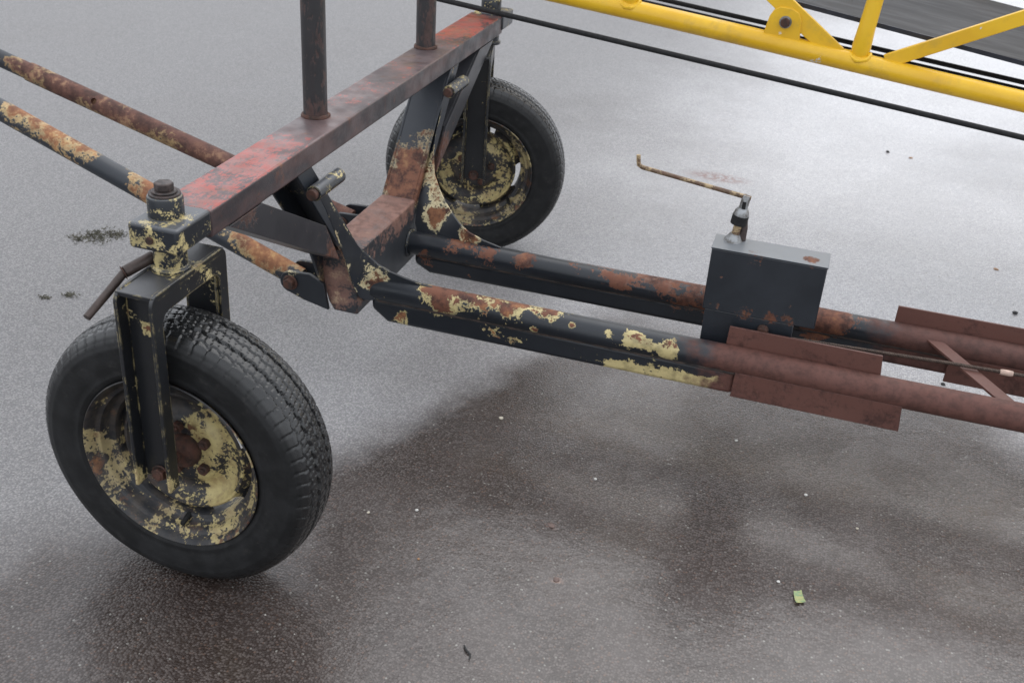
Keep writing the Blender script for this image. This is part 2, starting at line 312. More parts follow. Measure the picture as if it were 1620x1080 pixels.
def asphalt_material():
    t = NT('wet_asphalt')
    warp = t.n('ShaderNodeVectorMath', operation='MULTIPLY'); t.put(warp.inputs[0], t.pos); warp.inputs[1].default_value = (1, 1, 0)
    p = warp.outputs[0]
    v1 = t.voro(190, vec=p); v2 = t.voro(420, vec=p)
    r1 = t.sep(v1.outputs['Color'], 0); r2 = t.sep(v2.outputs['Color'], 0); r1b = t.sep(v1.outputs['Color'], 1)
    big = t.noise(1.1, 3, .55, vec=p); mid = t.noise(6, 4, .6, vec=p); fine = t.noise(120, 4, .7, vec=p)
    # dryness: 0 soaked .. 1 dried pale; a drying front runs obliquely under the machine
    px, py = t.sep(p, 0), t.sep(p, 1)
    sd_ = t.math('SUBTRACT', t.math('MULTIPLY', t.math('ADD', px, .15), .892), t.math('MULTIPLY', t.math('SUBTRACT', py, .03), .454))
    sd_ = t.math('ADD', sd_, t.math('MULTIPLY', t.math('SUBTRACT', t.noise(2.2, 5, .62, vec=p), .5), .34))
    front = t.step(sd_, .10, -.12)
    back = t.step(t.math('ADD', py, t.math('MULTIPLY', t.math('SUBTRACT', big, .5), 1.6)), .90, 1.60, 0, .92)
    dry = t.math('MAXIMUM', front, back)
    dry = t.math('SUBTRACT', dry, t.math('MULTIPLY', t.step(big, .52, .36), .10))
    for c, r, s_ in (((1.95,3.35,0), .60, .35), ((-.28,-.12,0), .25, .5)): dry = t.math('SUBTRACT', dry, t.blob(c, r, s_))
    dry = t.math('MAXIMUM', t.math('ADD', dry, t.math('MULTIPLY', t.math('SUBTRACT', mid, .5), .16)), 0.0, clamp=True)
    binder = t.mix(t.step(mid, .35, .65), (.030,.0205,.0170), (.042,.030,.0255))
    stone = t.mix(r1, (.048,.037,.034), (.105,.086,.078)); stone = t.mix(t.step(r1b, .86, .95), stone, (.11,.068,.05)); stone = t.mix(t.step(r1b, .022, .010), stone, (.22,.21,.19))
    smask = t.step(v1.outputs['Distance'], .62, .32)
    smask = t.math('MULTIPLY', smask, t.step(t.math('ADD', r1, t.math('MULTIPLY', fine, .4)), .45, .85))
    wetc = t.mix(smask, binder, stone)
    wetc = t.mix(t.math('MULTIPLY', t.step(r2, .5, 1.0), .3), wetc, (.075,.058,.051))
    dryc = t.mix(t.step(r2, .1, .95), (.130,.127,.129), (.188,.184,.187)); dryc = t.mix(t.math('MULTIPLY', smask, .75), dryc, t.mix(r1, (.15,.146,.147), (.30,.29,.285)))
    film_sheen_r = t.step(t.math('SUBTRACT', t.math('ADD', px, t.math('MULTIPLY', t.math('SUBTRACT', big, .5), .5)), t.math('MULTIPLY', py, .10)), -.9, 1.1, 0, .85)
    dryc = t.mix(t.step(film_sheen_r, 0, .85, 0, .9), dryc, t.mix(1.0, dryc, (2.25,2.25,2.28), 'MULTIPLY'))  # paler towards the right: sky sheen painted into the base colour
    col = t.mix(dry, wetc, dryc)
    for c, r, cc, sq in (((.66,2.70,0), .10, (.17,.085,.07), (.6,1.4,1)), ((.63,.372,0), .02, (.20,.12,.10), (1,1.5,1)), ((.684,.21,0), .02, (.22,.14,.11), (1,1.5,1))):
        col = t.mix(t.math('MULTIPLY', t.blob(c, r, 1.0, sq), t.step(t.noise(50, 6, .7), .40, .56)), col, cc)
    hb = t.math('ADD', t.math('MULTIPLY', t.step(v1.outputs['Distance'], .75, .05), .7), t.math('ADD', t.math('MULTIPLY', t.noise(150, 2, .7, vec=p), .7), t.math('MULTIPLY', t.noise(30, 2, .6, vec=p), .7)))
    nb = t.bump(hb, .7, .0022)
    nf = t.bump(t.math('ADD', t.math('MULTIPLY', t.noise(105, 3, .7, vec=p), t.step(t.noise(7, 2, .6, vec=p), .35, .65, .55, 1.25)), t.math('MULTIPLY', t.noise(20, 1, .5, vec=p), 1.2)), .36, .0018)
    soft_ = t.step(t.math('ADD', sd_, t.math('MULTIPLY', t.math('SUBTRACT', t.noise(3.1, 2, .5, vec=p), .5), .7)), -.05, .45)
    wet = t.math('MULTIPLY', t.math('SUBTRACT', 1.0, dry), t.math('ADD', .65, t.math('MULTIPLY', soft_, .35)))
    wet = t.math('MAXIMUM', wet, film_sheen_r)
    puddle = t.blob((1.95,3.35,0), .55, 1.0, (.45,1.6,1))
    wet = t.math('MAXIMUM', wet, puddle)
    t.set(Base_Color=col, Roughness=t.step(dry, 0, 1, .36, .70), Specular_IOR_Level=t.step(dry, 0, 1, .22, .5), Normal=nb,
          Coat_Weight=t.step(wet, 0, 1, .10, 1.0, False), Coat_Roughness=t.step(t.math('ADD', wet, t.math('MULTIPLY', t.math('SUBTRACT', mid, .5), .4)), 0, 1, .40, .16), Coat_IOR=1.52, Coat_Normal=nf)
    return t.m
M_asph = asphalt_material()

# ------------------------------------------------------------------ ground
g = MB(); S = 900
g.add([(-S,-S,0),(S,-S,0),(S,S,0),(-S,S,0)], [(0,1,2,3)])
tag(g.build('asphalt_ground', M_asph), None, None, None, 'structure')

# ------------------------------------------------------------------ undercarriage
ROOT = Matrix.Translation((0, .87, 0))
uc = empty('wheeled_undercarriage', ROOT)
tag(uc, 'rusty black wheeled steel undercarriage with red cross beam and two castor wheels', 'undercarriage')
ZB, ZL = .7435, .692
# cross beam: rectangular hollow section with welded end caps
b = MB(); b.box(-.051, .0495, .054, 1.700, ZL, ZB)
tag(b.build('cross_beam', M_beam, uc, .005, seg=3), 'faded red and dark rusty rectangular cross beam')
def weld(mb, c, r, z, seg=24, t_=.005):
    pts = [(c[0] + r*math.cos(2*math.pi*k/seg), c[1] + r*math.sin(2*math.pi*k/seg), z + .001*random.random()) for k in range(seg+1)]
    mb.tube(pts, [t_*(.8+.4*random.random()) for _ in pts], 8, False)
for (x, y) in ((-.021,.601), (-.021,1.248)):
    q = MB(); q.cyl((x,y,ZB-.002), (x-.002,y,1.45), .0255, 40); o = q.build('post', M_post, uc)
    wd = MB(); weld(wd, (x,y), .0265, ZB+.001); ob = wd.build('weld_bead', M_rust); ob.parent = o; ob.matrix_parent_inverse = Matrix.Identity(4)

def sub(mb, name, mat, part, **k):
    o = mb.build(name, mat, None, **k); o.parent = part
    return o        # part mesh data is in world coordinates and shares the same space

# swivel heads: block, bush, nut
def swivel(y0, s, mat):
    q = MB(); q.box(-.040, .054, y0 - s*.055 if s > 0 else y0 - .05, y0 + .05 if s > 0 else y0 + .055, .703, .749)
    blk = q.build('swivel_block', mat, uc, .006, seg=3)
    q = MB(); n_ = 40
    q.tube([(0,y0,.747),(0,y0,.780),(0,y0,.785)], [.030,.030,.028], n_); sub(q, 'upper_bush', mat, blk, bevel=.0015)
    q = MB(); q.tube([(0,y0,.785),(0,y0,.789)], .0265, 36); sub(q, 'washer', M_bolt, blk, bevel=.001)
    q = MB(); q.tube([(0,y0,.789),(0,y0,.793)], .021, 32); q.hexn((0,y0,.793), (0,y0,.806), .0165); sub(q, 'nut', M_bolt, blk, bevel=.0018)
    q = MB(); q.tube([(0,y0,.650),(0,y0,.657),(0,y0,.659),(0,y0,.704)], [.034,.034,.0285,.0285], 40); sub(q, 'lower_bush', mat, blk, bevel=.001)
    q = MB(); q.cyl((.002,y0-.0555,.724), (.002,y0-.060,.724), .007, 12); sub(q, 'grease_nipple', M_rust, blk, bevel=.001)
    return blk
tag(swivel(0, 1, M_chip), 'chipped black and cream yellow block at the near beam end')
swivel(1.735, -1, M_chip)

# forks (own space: swivel axis at the origin)
def fork_mesh():
    q = MB()
    T = .007
    q.box(-.036, .036, -.112, .110, .641, .650)                        # top plate
    for sx in (-1, 1):
        x0, x1 = (.0365-T, .0365) if sx > 0 else (-.0365, -.0365+T)
        # one continuous U-shaped flange cut from plate, with rounded outer corners and a filleted inside
        outer = [(-.119,.262)] + [(-.119+.020*(1-math.cos(a)), .632+.020*math.sin(a)) for a in np.linspace(0, math.pi/2, 6)]
        outer += [(.117-.020*(1-math.sin(a)), .632+.020*math.cos(a)) for a in np.linspace(0, math.pi/2, 6)] + [(.117,.262)]
        inner = [(.089,.262),(.089,.595),(.081,.606),(.070,.610),(-.072,.610),(-.083,.606),(-.091,.595),(-.091,.262)]
        q.prism(outer + inner, 0, x0, x1)
    q.box(-.0300, .0300, -.0925, -.0865, .270, .6415); q.box(-.0300, .0300, .0845, .0905, .270, .6415)   # webs
    return q
def wheel_parts():
    D = {}
    # ---- tyre: lathe about Y with a cut tread
    N = 720
    side = [(.172,.054),(.178,.060),(.184,.0630),(.190,.0648),(.1925,.0655),(.195,.0646),(.203,.0665),(.215,.0682),(.229,.0690),(.240,.0684),(.2430,.0690),(.2460,.0677),(.252,.0660),(.257,.0640)]
    tr_y = np.linspace(.0615, -.0615, 84)
    def crown(y): return .2820 - .0120*(abs(y)/.055)**2.2 - max(0, abs(y)-.050)*.75
    prof = [(r, y) for r, y in side] + [(crown(y), y) for y in tr_y] + [(r, -y) for r, y in reversed(side)]
    prof = np.array(prof); K = len(prof); th = np.linspace(0, 2*np.pi, N, endpoint=False)
    rr = np.repeat(prof[:, 0][None], N, 0); yy = np.repeat(prof[:, 1][None], N, 0); tt = np.repeat(th[:, None], K, 1)
    tri = lambda x: 2*np.abs(2*(x % 1) - 1) - 1
    n1 = 66
    depth = np.zeros_like(rr)
    tread = np.zeros(K, bool); tread[len(side):len(side)+84] = True
    for gc, ph, gw, gd, ga in ((-.0225,0,.0040,.0066,.0018), (.0225,.5,.0040,.0066,.0018), (0,0,.0022,.0032,.0026), (-.041,.5,.0018,.0024,.0022), (.041,0,.0018,.0024,.0022)):
        d_ = np.abs(yy - gc - ga*tri(tt*n1/(2*np.pi) + ph)); depth = np.maximum(depth, gd*np.clip((gw - d_)/.0014, 0, 1))
    sp = (tt*n1*1.0/(2*np.pi) + .25) % 1
    sh = (np.abs(yy) > .0445) & (np.abs(sp - .5) < .075 + .03*np.sin(yy*500)); depth = np.maximum(depth, np.where(sh, .0020, 0))
    s2 = (tt*n1*2/(2*np.pi) + yy*22) % 1; sip = (np.abs(s2-.5) < .07) & (np.abs(yy) < .045); depth = np.maximum(depth, np.where(sip, .0014, 0))
    rr = rr - depth*tread[None]
    # moulded rings and slight wobble on the sidewall
    rr += .0006*np.sin(tt*3 + 1) + .0004*np.sin(tt*7)
    X = rr*np.sin(tt); Z = rr*np.cos(tt)
    flat = -.2792; Z = np.where(Z < flat, flat + (Z-flat)*.08, Z)
    bul = np.clip((-Z - .20)/.09, 0, 1)**2 * np.clip(1-np.abs(tt-np.pi)/.5, 0, 1); yy = yy*(1 + .05*bul)
    V = np.stack([X, yy, Z], -1).reshape(-1, 3)
    idx = np.arange(N*K).reshape(N, K); a = idx[:, :-1]; b_ = np.roll(idx, -1, 0)[:, :-1]; c_ = np.roll(idx, -1, 0)[:, 1:]; d2 = idx[:, 1:]
    F = np.stack([a, b_, c_, d2], -1).reshape(-1, 4)
    me = bpy.data.meshes.new('tyre'); me.from_pydata(V.tolist(), [], F.tolist()); me.update()
    for p in me.polygons: p.use_smooth = True
    me.set_sharp_from_angle(angle=R(50)); me.materials.append(M_tyre); D['tyre'] = me
    # ---- rim: closed pressed-steel section, outer face towards -Y, four vent slots
    N = 120
    fr = [(.1735,-.0570),(.1790,-.0640),(.1800,-.0665),(.1782,-.0680),(.1758,-.0660),(.1705,-.0580),(.1680,-.0500),(.1655,-.0470),(.1590,-.0450),(.1565,-.0400),(.1545,-.0260),(.1500,-.0225),(.1440,-.0215),(.1425,-.0200),
          (.1420,.0300),(.1560,.0420),(.1690,.0500),(.1790,.0640)]
    disc = [(.1423,.0020),(.1360,-.0005),(.1270,-.0160),(.1240,-.0185),(.1200,-.0180),(.1160,-.0120),(.1080,-.0010),(.0950,.0040),(.0800,.0035),(.0720,-.0040),(.0660,-.0080),(.0560,-.0085),(.0300,-.0085)]
    v = []; f = []
    def lathe(pr, skip=None, closed=False):
        o = len(v); k = len(pr)
        for i in range(N):
            a_ = 2*math.pi*i/N
            for r, y in pr: v.append((r*math.sin(a_), y, r*math.cos(a_)))
        for i in range(N):
            j = (i+1) % N
            for q in range(k - (0 if closed else 1)):
                if skip and skip(i, q): continue
                f.append((o+i*k+q, o+j*k+q, o+j*k+(q+1) % k, o+i*k+(q+1) % k))
    lathe(fr); lathe(disc, lambda i, q: q in (0, 1) and (i % 30) < 11)
    me = bpy.data.meshes.new('rim'); me.from_pydata(v, [], f); me.update()
    for p in me.polygons: p.use_smooth = True
    me.set_sharp_from_angle(angle=R(45)); me.materials.append(M_rim); D['rim'] = me
    return D
WP = wheel_parts()
def rusty_ring(q, c, r): pass
for (M0, dz, camb, lab) in ((Matrix.Translation((0,0,0)), 0, R(.5), 'near'), (Matrix.Translation((-.003,1.668,0)) @ Matrix.Rotation(R(15), 4, 'Z'), 0, R(2.0), 'far')):
    fk = fork_mesh(); fo = fk.build('fork', M_fork, None, .0015)
    fo.parent = uc; fo.matrix_parent_inverse = ROOT.inverted(); fo.matrix_basis = M0
    q = MB(); q.cyl((0,-.106,.2820), (0,.104,.2820), .009, 20); local(q.build('axle', M_rust, None, .001), fo)
    for s in (-1, 1):
        q = MB(); y0 = -.0925 if s < 0 else .0905
        q.tube([(0,y0,.2820),(0,y0+s*.003,.2820)], .016, 24); q.hexn((0,y0+s*.003,.2820), (0,y0+s*.012,.2820), .0135); local(q.build('axle_nut', M_rust, None, .0015), fo)
    q = MB()
    if lab == 'near':
        q.tube([(-.030,-.004,.668),(-.060,-.048,.6505)], .0105, 20); local(q.build('handle_sleeve', M_rod, None, .0015), fo)
        q = MB(); q.tube([(-.0605,-.0487,.650),(-.0612,-.0496,.6496)], .0125, 20); local(q.build('handle_collar', M_rust, None, .001), fo)
        q = MB(); q.tube([(-.060,-.048,.6505),(-.067,-.090,.6285),(-.0755,-.139,.604)], [.0075,.0072,.0068], 16); local(q.build('handle_rod', M_rod, None, .001), fo)
    wh = bpy.data.objects.new('wheel', None); C.objects.link(wh); wh.empty_display_size = .1
    wh.parent = uc; wh.matrix_parent_inverse = ROOT.inverted(); wh.matrix_basis = M0 @ Matrix.Translation((0,0,.2798)) @ Matrix.Rotation(camb, 4, 'X') @ Matrix.Rotation(R(40) if lab == 'near' else R(-8), 4, 'Y')
    for nm in ('tyre', 'rim'):
        o = bpy.data.objects.new(nm, WP[nm]); C.objects.link(o); o.parent = wh
    q = MB(); q.tube([(0,-.006,0),(0,-.022,0),(0,-.030,0),(0,-.0345,0)], [.033,.0325,.028,.018], 36); local(q.build('hub_cap', M_rust, None), wh)
    q = MB(); q.tube([(0,-.0085,0),(0,.070,0)], .034, 28); local(q.build('hub', M_rust, None), wh)
    for k in range(5):
        a = 2*math.pi*k/5 + .35; c = (.0505*math.sin(a), .0505*math.cos(a))
        q = MB(); q.hexn((c[0],-.0085,c[1]), (c[0],-.0205,c[1]), .0118); q.cyl((c[0],-.0205,c[1]), (c[0],-.0245,c[1]), .006, 12); local(q.build('lug_nut', M_rust, None, .0015), wh)
    a = math.radians(140)
    q = MB(); sa, ca = math.sin(a), math.cos(a); q.tube([(.146*sa,-.018,.146*ca),(.149*sa,-.034,.149*ca),(.152*sa,-.046,.152*ca)], [.006,.0055,.0045], 12); local(q.build('valve_stem', M_tyre, None), wh)

# legs leaning outwards (channel section), braces, member between them
def mir(y): return 1.738 - y
def leg(flip):
    Y = mir if flip else (lambda y: y)
    q = MB()
    ol = lambda z: .43 + (.70-z)*.84
    P_ = lambda z, o_: (Y(ol(z)+o_), z)
    q.prism([P_(.6915,.007), P_(.6915,.015), P_(.385,.015), P_(.385,.007)], 0, -.0475, .0335)           # web, inner side
    for x0, x1 in ((-.054,-.0475), (.0335,.0405)):
        q.prism([P_(.6915,-.048), P_(.6915,.0155), P_(.395,.0155), P_(.30,-.055), P_(.262,-.085), P_(.33,-.085), P_(.42,-.055)], 0, x0, x1)
    return q.build('leg', M_leg, uc, .0015)
leg(False); leg(True)
q = MB(); q.prism([(-.0545,.400),(.0400,.400),(.0400,.238),(-.022,.238),(-.036,.262),(-.0545,.335)], 1, .676, 1.064)
tag(q.build('cross_member', M_member, uc, .004), 'box member with a rusty pink-brown top between the legs')
def brace(flip):
    Y = mir if flip else (lambda y: y)
    q = MB()
    q.prism([(Y(.116),.6905),(Y(.236),.6905),(Y(.499),.541),(Y(.565),.434)], 0, .0412, .0480)
    for (a, b_) in (((.116,.6905),(.565,.434)), ((.236,.6905),(.499,.541))):
        d_ = Vector((b_[0]-a[0], b_[1]-a[1])).normalized(); n_ = Vector((-d_.y, d_.x))*(.006 if a[0] < .2 else -.006)
        q.prism([(Y(a[0]),a[1]),(Y(b_[0]),b_[1]),(Y(b_[0]+n_.x),b_[1]+n_.y),(Y(a[0]+n_.x),a[1]+n_.y - (0 if a[0] < .2 else 0))], 0, -.035, .0412)
    return q.build('brace', M_brace, uc, .001)
brace(False); brace(True)
def sheet(cv, bs, t_):
    q = MB(); n_ = len(cv); v = []
    for s in (0, 1):
        for c_, b_ in zip(cv, bs):
            for p in (c_, b_): v.append((p[0], p[1] + (s-.5)*t_, p[2]))
    f = []
    for i in range(n_-1):
        a = 2*i; f.append((a, a+2, a+3, a+1)); o = 2*n_; f.append((o+a, o+a+1, o+a+3, o+a+2))
        f.append((a, o+a, o+a+2, a+2)); f.append((a+1, a+3, o+a+3, o+a+1))
    f.append((0, 1, 2*n_+1, 2*n_)); e = 2*n_-2; f.append((e, 2*n_+e, 2*n_+e+1, e+1))
    return q.add(v, f)
cvN = [(.0425,.470,.662),(.0425,.527,.591),(.0430,.568,.540),(.0440,.606,.494),(.0450,.654,.437),(.0480,.688,.403),(.0580,.708,.382),(.0760,.719,.360),(.1050,.724,.346),(.1410,.726,.336),(.1800,.728,.328),(.2250,.730,.3225),(.3000,.730,.3185)]
bsN = [(.0410,.460,.650),(.0410,.515,.575),(.0410,.555,.510),(.0410,.590,.450),(.0410,.625,.385),(.0410,.655,.325),(.0450,.680,.285),(.0600,.700,.272),(.0950,.715,.275),(.1350,.722,.280),(.1800,.728,.285),(.2250,.730,.290),(.3000,.730,.295)]
sheet(cvN, bsN, .007).build('gusset', M_gus, uc, .001, 50)
cvF = [(.044,1.215,.600),(.046,1.170,.550),(.054,1.130,.500),(.070,1.098,.458),(.094,1.075,.428),(.118,1.058,.402),(.145,1.040,.382),(.170,1.024,.366),(.200,1.012,.352),(.240,1.010,.338),(.290,1.010,.327)]
bsF = [(.040,1.200,.560),(.040,1.150,.500),(.040,1.100,.440),(.040,1.060,.390),(.044,1.035,.340),(.060,1.020,.305),(.090,1.012,.295),(.130,1.010,.290),(.175,1.010,.290),(.230,1.010,.290),(.290,1.010,.295)]
sheet(cvF, bsF, .007).build('gusset', M_gus, uc, .001, 50)
for y0, y1 in ((.412,.543), (1.206,1.335)):
    q = MB(); q.cyl((.059,y0+.012,.643), (.059,y1,.643), .0165, 28); o = q.build('pin_boss', M_chip, uc, .0015)
    q = MB(); q.cyl((.059,y0,.643), (.059,y1+.006,.643), .0118, 20); sub(q, 'pin', M_rust, o, bevel=.0015)

# long tubes with stiffener bars and splice plates
for y, mt, x1, ms, ZS in ((.73, M_tube, .940, M_tube, .2135), (1.01, M_tubefar, 1.420, M_tubefar, .222)):
    q = MB(); n_ = 40; q.tube([(x, y, .293 + .0006*math.sin(x*9)) for x in np.linspace(.0385, 2.3, n_)], .031, 40)
    o = q.build('long_tube', mt, uc)
    q = MB(); q.prism([(.060,.273),(x1,.273),(x1,ZS),(.102,ZS),(.060,.243)], 1, y-.019, y+.019)
    sub(q, 'stiffener_bar', ms, o, bevel=.011, seg=4)
    q = MB(); pts = [(x, y-.0205+.001*random.random(), .2705+.0015*random.random()) for x in np.linspace(.08, x1, 60)]
    q.tube(pts, [.0035+.0015*random.random() for _ in pts], 8); sub(q, 'weld_bead', M_grime, o)
def plate_x(x0, x1, y, z0, z1, t_=.005, cut=.0):
    q = MB(); q.prism([(x0, z0), (x1, z0), (x1-cut, z1), (x0+cut*.4, z1)], 1, y-t_/2, y+t_/2); return q
plate_x(.905, 1.243, .7470, .312, .3655, cut=.006).build('splice_plate', M_brown, uc, .001)
plate_x(.936, 1.303, .7060, .2135, .276, cut=.006).build('splice_plate', M_brown, uc, .001)
plate_x(1.270, 1.95, 1.0270, .312, .361).build('splice_plate', M_brown, uc, .001)
plate_x(1.405, 1.95, .9860, .2085, .276).build('splice_plate', M_brown, uc, .001)
q = MB(); A, B = Vector((1.352,1.005,.303)), Vector((1.513,.752,.303)); d_ = (B-A).normalized(); n_ = Vector((-d_.y, d_.x, 0))*.0165
q.add([A-n_, A+n_, B+n_, B-n_] + [p + Vector((0,0,.006)) for p in (A-n_, A+n_, B+n_, B-n_)], [(0,1,2,3),(4,7,6,5),(0,4,5,1),(1,5,6,2),(2,6,7,3),(3,7,4,0)])
tag(q.build('cross_strap', M_brown, uc, .001), 'flat brown diagonal strap between the two long tubes')

for y in (.73, 1.01):
    pts = [(.0415+.001*random.random(), y + .0325*math.cos(a_), .293 + .0325*math.sin(a_)) for a_ in np.linspace(0, 2*math.pi, 40)]
    q = MB(); q.tube(pts, [.0035+.002*random.random() for _ in pts], 8, False); q.build('weld_bead', M_gus, uc)
# drawbar tubes hinged behind the cross member
def hollow(p0, p1, r, ri, seg=36):
    q = MB(); a, b_ = Vector(p0), Vector(p1); q.tube([a, a.lerp(b_, .25), a.lerp(b_, .5), a.lerp(b_, .75), b_], r, seg, True); return q
dn0, dn1 = Vector((-.927,.70,.590)), Vector((-.130,.70,.296)); dv = dn1-dn0
o1 = hollow(dn0 - dv*.6, dn1 + dv*.012, .0262, .02).build('drawbar_tube', M_draw, uc); tag(o1, 'drawbar tube with large orange rust and cream patches')
df0, df1 = Vector((-1.166,1.0,.613)), Vector((-.134,1.0,.333)); dw = df1-df0; dwn = dw.normalized()
# far tube: thin inner tube slid into a wider sleeve with a pin hole
q = MB(); q.tube([df0 - dw*.6, df0 + dw*.095], .0232, 36)
o2 = hollow(df0 + dw*.088, df1 + dw*.01, .0262, .02).build('drawbar_tube', M_drawfar, uc); tag(o2, 'drawbar tube covered in dark brown rust with a pin hole')
sub(q, 'inner_tube', M_drawfar, o2)
# pin hole, cut through the sleeve towards the camera side
pc = Vector((-.868, 1.0, .532)); side_dir = Vector((.22,-.86,.46)); side_dir = (side_dir - dwn*side_dir.dot(dwn)).normalized()
q = MB(); q.cyl(pc + side_dir*.012, pc + side_dir*.05, .0085, 20); cut = q.build('cutter', M_rust)
bo = o2.modifiers.new('hole', 'BOOLEAN'); bo.operation = 'DIFFERENCE'; bo.object = cut; bo.solver = 'EXACT'
dg = bpy.context.evaluated_depsgraph_get(); dg.update()
try:
    nm = bpy.data.meshes.new_from_object(o2.evaluated_get(dg)); o2.modifiers.clear(); o2.data = nm
    for p in nm.polygons: p.use_smooth = True
    nm.set_sharp_from_angle(angle=R(35))
except Exception as e:
    o2.modifiers.clear()
bpy.data.objects.remove(cut, do_unlink=True)
for (o, px, py, pz) in ((o1, -.128, .700, .298), (o2, -.134, 1.0, .333)):
    for s in (-1, 1):
        y = py + s*.033
        poly = [(px+.028*math.cos(a_), pz+.028*math.sin(a_)) for a_ in np.linspace(R(85), R(265), 10)] + [(px+.030,pz-.040),(px+.098,pz-.055),(px+.086,pz+.012),(px+.050,pz+.030)]
        q = MB(); q.prism(poly, 1, y-.005, y+.005); sub(q, 'hinge_lug', M_gus, o, bevel=.0015)
    q = MB(); q.cyl((px,py-.046,pz), (px,py+.046,pz), .0095, 20); q.tube([(px,py-.0383,pz),(px,py-.042,pz)], .019, 24); q.hexn((px,py-.042,pz), (px,py-.054,pz), .0135)
    sub(q, 'hinge_bolt', M_rust, o, bevel=.0015)

# winch box with crank
q = MB(); q.box(.838, 1.086, .770, .848, .384, .5315); wb = q.build('winch_box', M_box, uc, .0025)
tag(wb, 'black sheet-steel box standing on the long tubes')
q = MB(); q.box(.844, 1.042, .7735, .842, .262, .3838); sub(q, 'mounting_plate', M_box, wb, bevel=.002)
q = MB(); q.box(.8365, 1.0875, .7685, .8495, .5310, .5345); sub(q, 'lid', M_box, wb, bevel=.0012)
q = MB(); q.cyl((.978,.7735,.360), (.978,.765,.360), .0125, 20); q.hexn((.978,.766,.360), (.978,.758,.360), .0115); sub(q, 'bolt', M_rust, wb, bevel=.0015)
q = MB(); q.box(.870, 1.020, .752, .992, .268, .2795); sub(q, 'base_strap', M_box, wb, bevel=.001)
S0, S1 = Vector((.876,.826,.5315)), Vector((.889,.826,.640)); L = lambda k: S0.lerp(S1, k)
q = MB(); q.tube([S0 - Vector((0,0,.01)), L(.62)], .0088, 20); ck = q.build('crank', M_crank, uc); tag(ck, 'cranked handle with a thin bent arm on top of the black box')
q = MB(); q.tube([L(-.02), L(.05), L(.16), L(.19)], [.0205,.0200,.0125,.0110], 28); sub(q, 'base_flange', M_zinc, ck)
q = MB(); q.tube([L(.40), L(.41), L(.60), L(.61)], [.0150,.0180,.0180,.0150], 28); sub(q, 'rubber_ring', M_cable, ck)
q = MB(); q.tube([L(.56), L(.60), L(.68), L(.76)], [.0165,.0172,.0160,.0105], 28); sub(q, 'collar', M_zinc, ck)
q = MB(); q.tube([S0+Vector((.016,.012,-.004)), L(.30)+Vector((.013,.010,0)), L(.5)+Vector((.009,.007,0))], [.0110,.0100,.0085], 18); sub(q, 'side_tube', M_bolt, ck)
q = MB(); q.tube([L(.72), L(.98), L(1.03)], [.0098,.0095,.0080], 18); sub(q, 'shaft_end', M_zinc, ck)
q = MB(); q.box(-.004, .004, -.0115, -.0085, -.010, .006, Matrix.Translation(L(.86))); sub(q, 'keyway', M_cable, ck)
pa, pb = L(.99), Vector((.650,.826,.668))
q = MB(); q.tube([pa + Vector((.010,0,-.001)), pa, pa.lerp(pb,.5), pb.lerp(pa,.02), pb + Vector((-.003,0,.004)), Vector((.645,.826,.682)), Vector((.6435,.826,.694))], [.0050,.0052,.0048,.0050,.0050,.0048,.0046], 14)
sub(q, 'crank_arm', M_crank, ck, smooth=60)

# ------------------------------------------------------------------ wire rope with tape (lies over the strap)
def rope(name, pts, r, strands, pitch, mat, seg=6):
    q = MB(); pts = [Vector(p) for p in pts]; cum = [0]
    for a, b_ in zip(pts, pts[1:]): cum.append(cum[-1] + (b_-a).length)
    n_ = max(40, int(cum[-1]/pitch*10)); up_ = Vector((0,0,1))
    def at(s):
        for i in range(len(pts)-1):
            if s <= cum[i+1] or i == len(pts)-2: return pts[i].lerp(pts[i+1], (s-cum[i])/(cum[i+1]-cum[i])), (pts[i+1]-pts[i]).normalized()
    for k in range(strands):
        L_ = []
        for i in range(n_+1):
            s = cum[-1]*i/n_; p, d_ = at(s); u = (up_ - d_*up_.dot(d_)).normalized(); b_ = d_.cross(u); a = 2*math.pi*(s/pitch + k/strands)
            L_.append(p + (u*math.cos(a) + b_*math.sin(a))*r*.5)
        q.tube(L_, r*.56, seg)
    return q
wr = rope('wire_rope', [(1.03,.868,.300),(1.09,.87,.303),(1.40,.872,.3160),(1.547,.872,.320),(2.2,.874,.330)], .0042, 4, .022, M_rope).build('wire_rope', M_rope, None, 0, 60)
tag(wr, 'thin rusty wire rope stretched between the two long tubes out of the black box', 'wire rope')
q = MB(); q.tube([(1.497,.872,.3185),(1.502,.872,.3187),(1.518,.872,.3192),(1.524,.872,.3194)], [.0058,.0068,.0066,.0058], 16)
tw = q.build('tape_wrap', M_tape); tw.parent = wr

# ------------------------------------------------------------------ yellow lattice conveyor above
def zc(x): return .777 + (x-.433)*(.676-.777)/(1.534-.433)
cv = empty('lattice_conveyor', Matrix.Translation((1.5,2.15,0)))
tag(cv, 'yellow tubular lattice conveyor carrying a dark rubber belt behind the undercarriage', 'conveyor')
H = .385; XS, XE = -.62, 4.6; YN, YF = 1.83, 2.48
for y in (YN, YF):
    for dz in (0, H):
        q = MB(); q.tube([(x, y, zc(x)+dz + .0025*math.sin(x*3) + (.055 if y == YF and dz == 0 else 0)) for x in np.linspace(XS, XE, 20)], .0288, 36); q.build('lower_chord' if dz == 0 else 'upper_chord', M_yel, cv)
xs = [-.271, .405, 1.081, 1.757, 2.433, 3.109, 3.785]
def flat_bar(a, b_, wd, th, y):
    a, b_ = Vector((a[0],0,a[1])), Vector((b_[0],0,b_[1])); d_ = (b_-a).normalized(); n_ = Vector((-d_.z,0,d_.x))*wd/2
    q = MB(); q.prism([((a-n_).x,(a-n_).z),((a+n_).x,(a+n_).z),((b_+n_).x,(b_+n_).z),((b_-n_).x,(b_-n_).z)], 1, y-th/2, y+th/2); return q
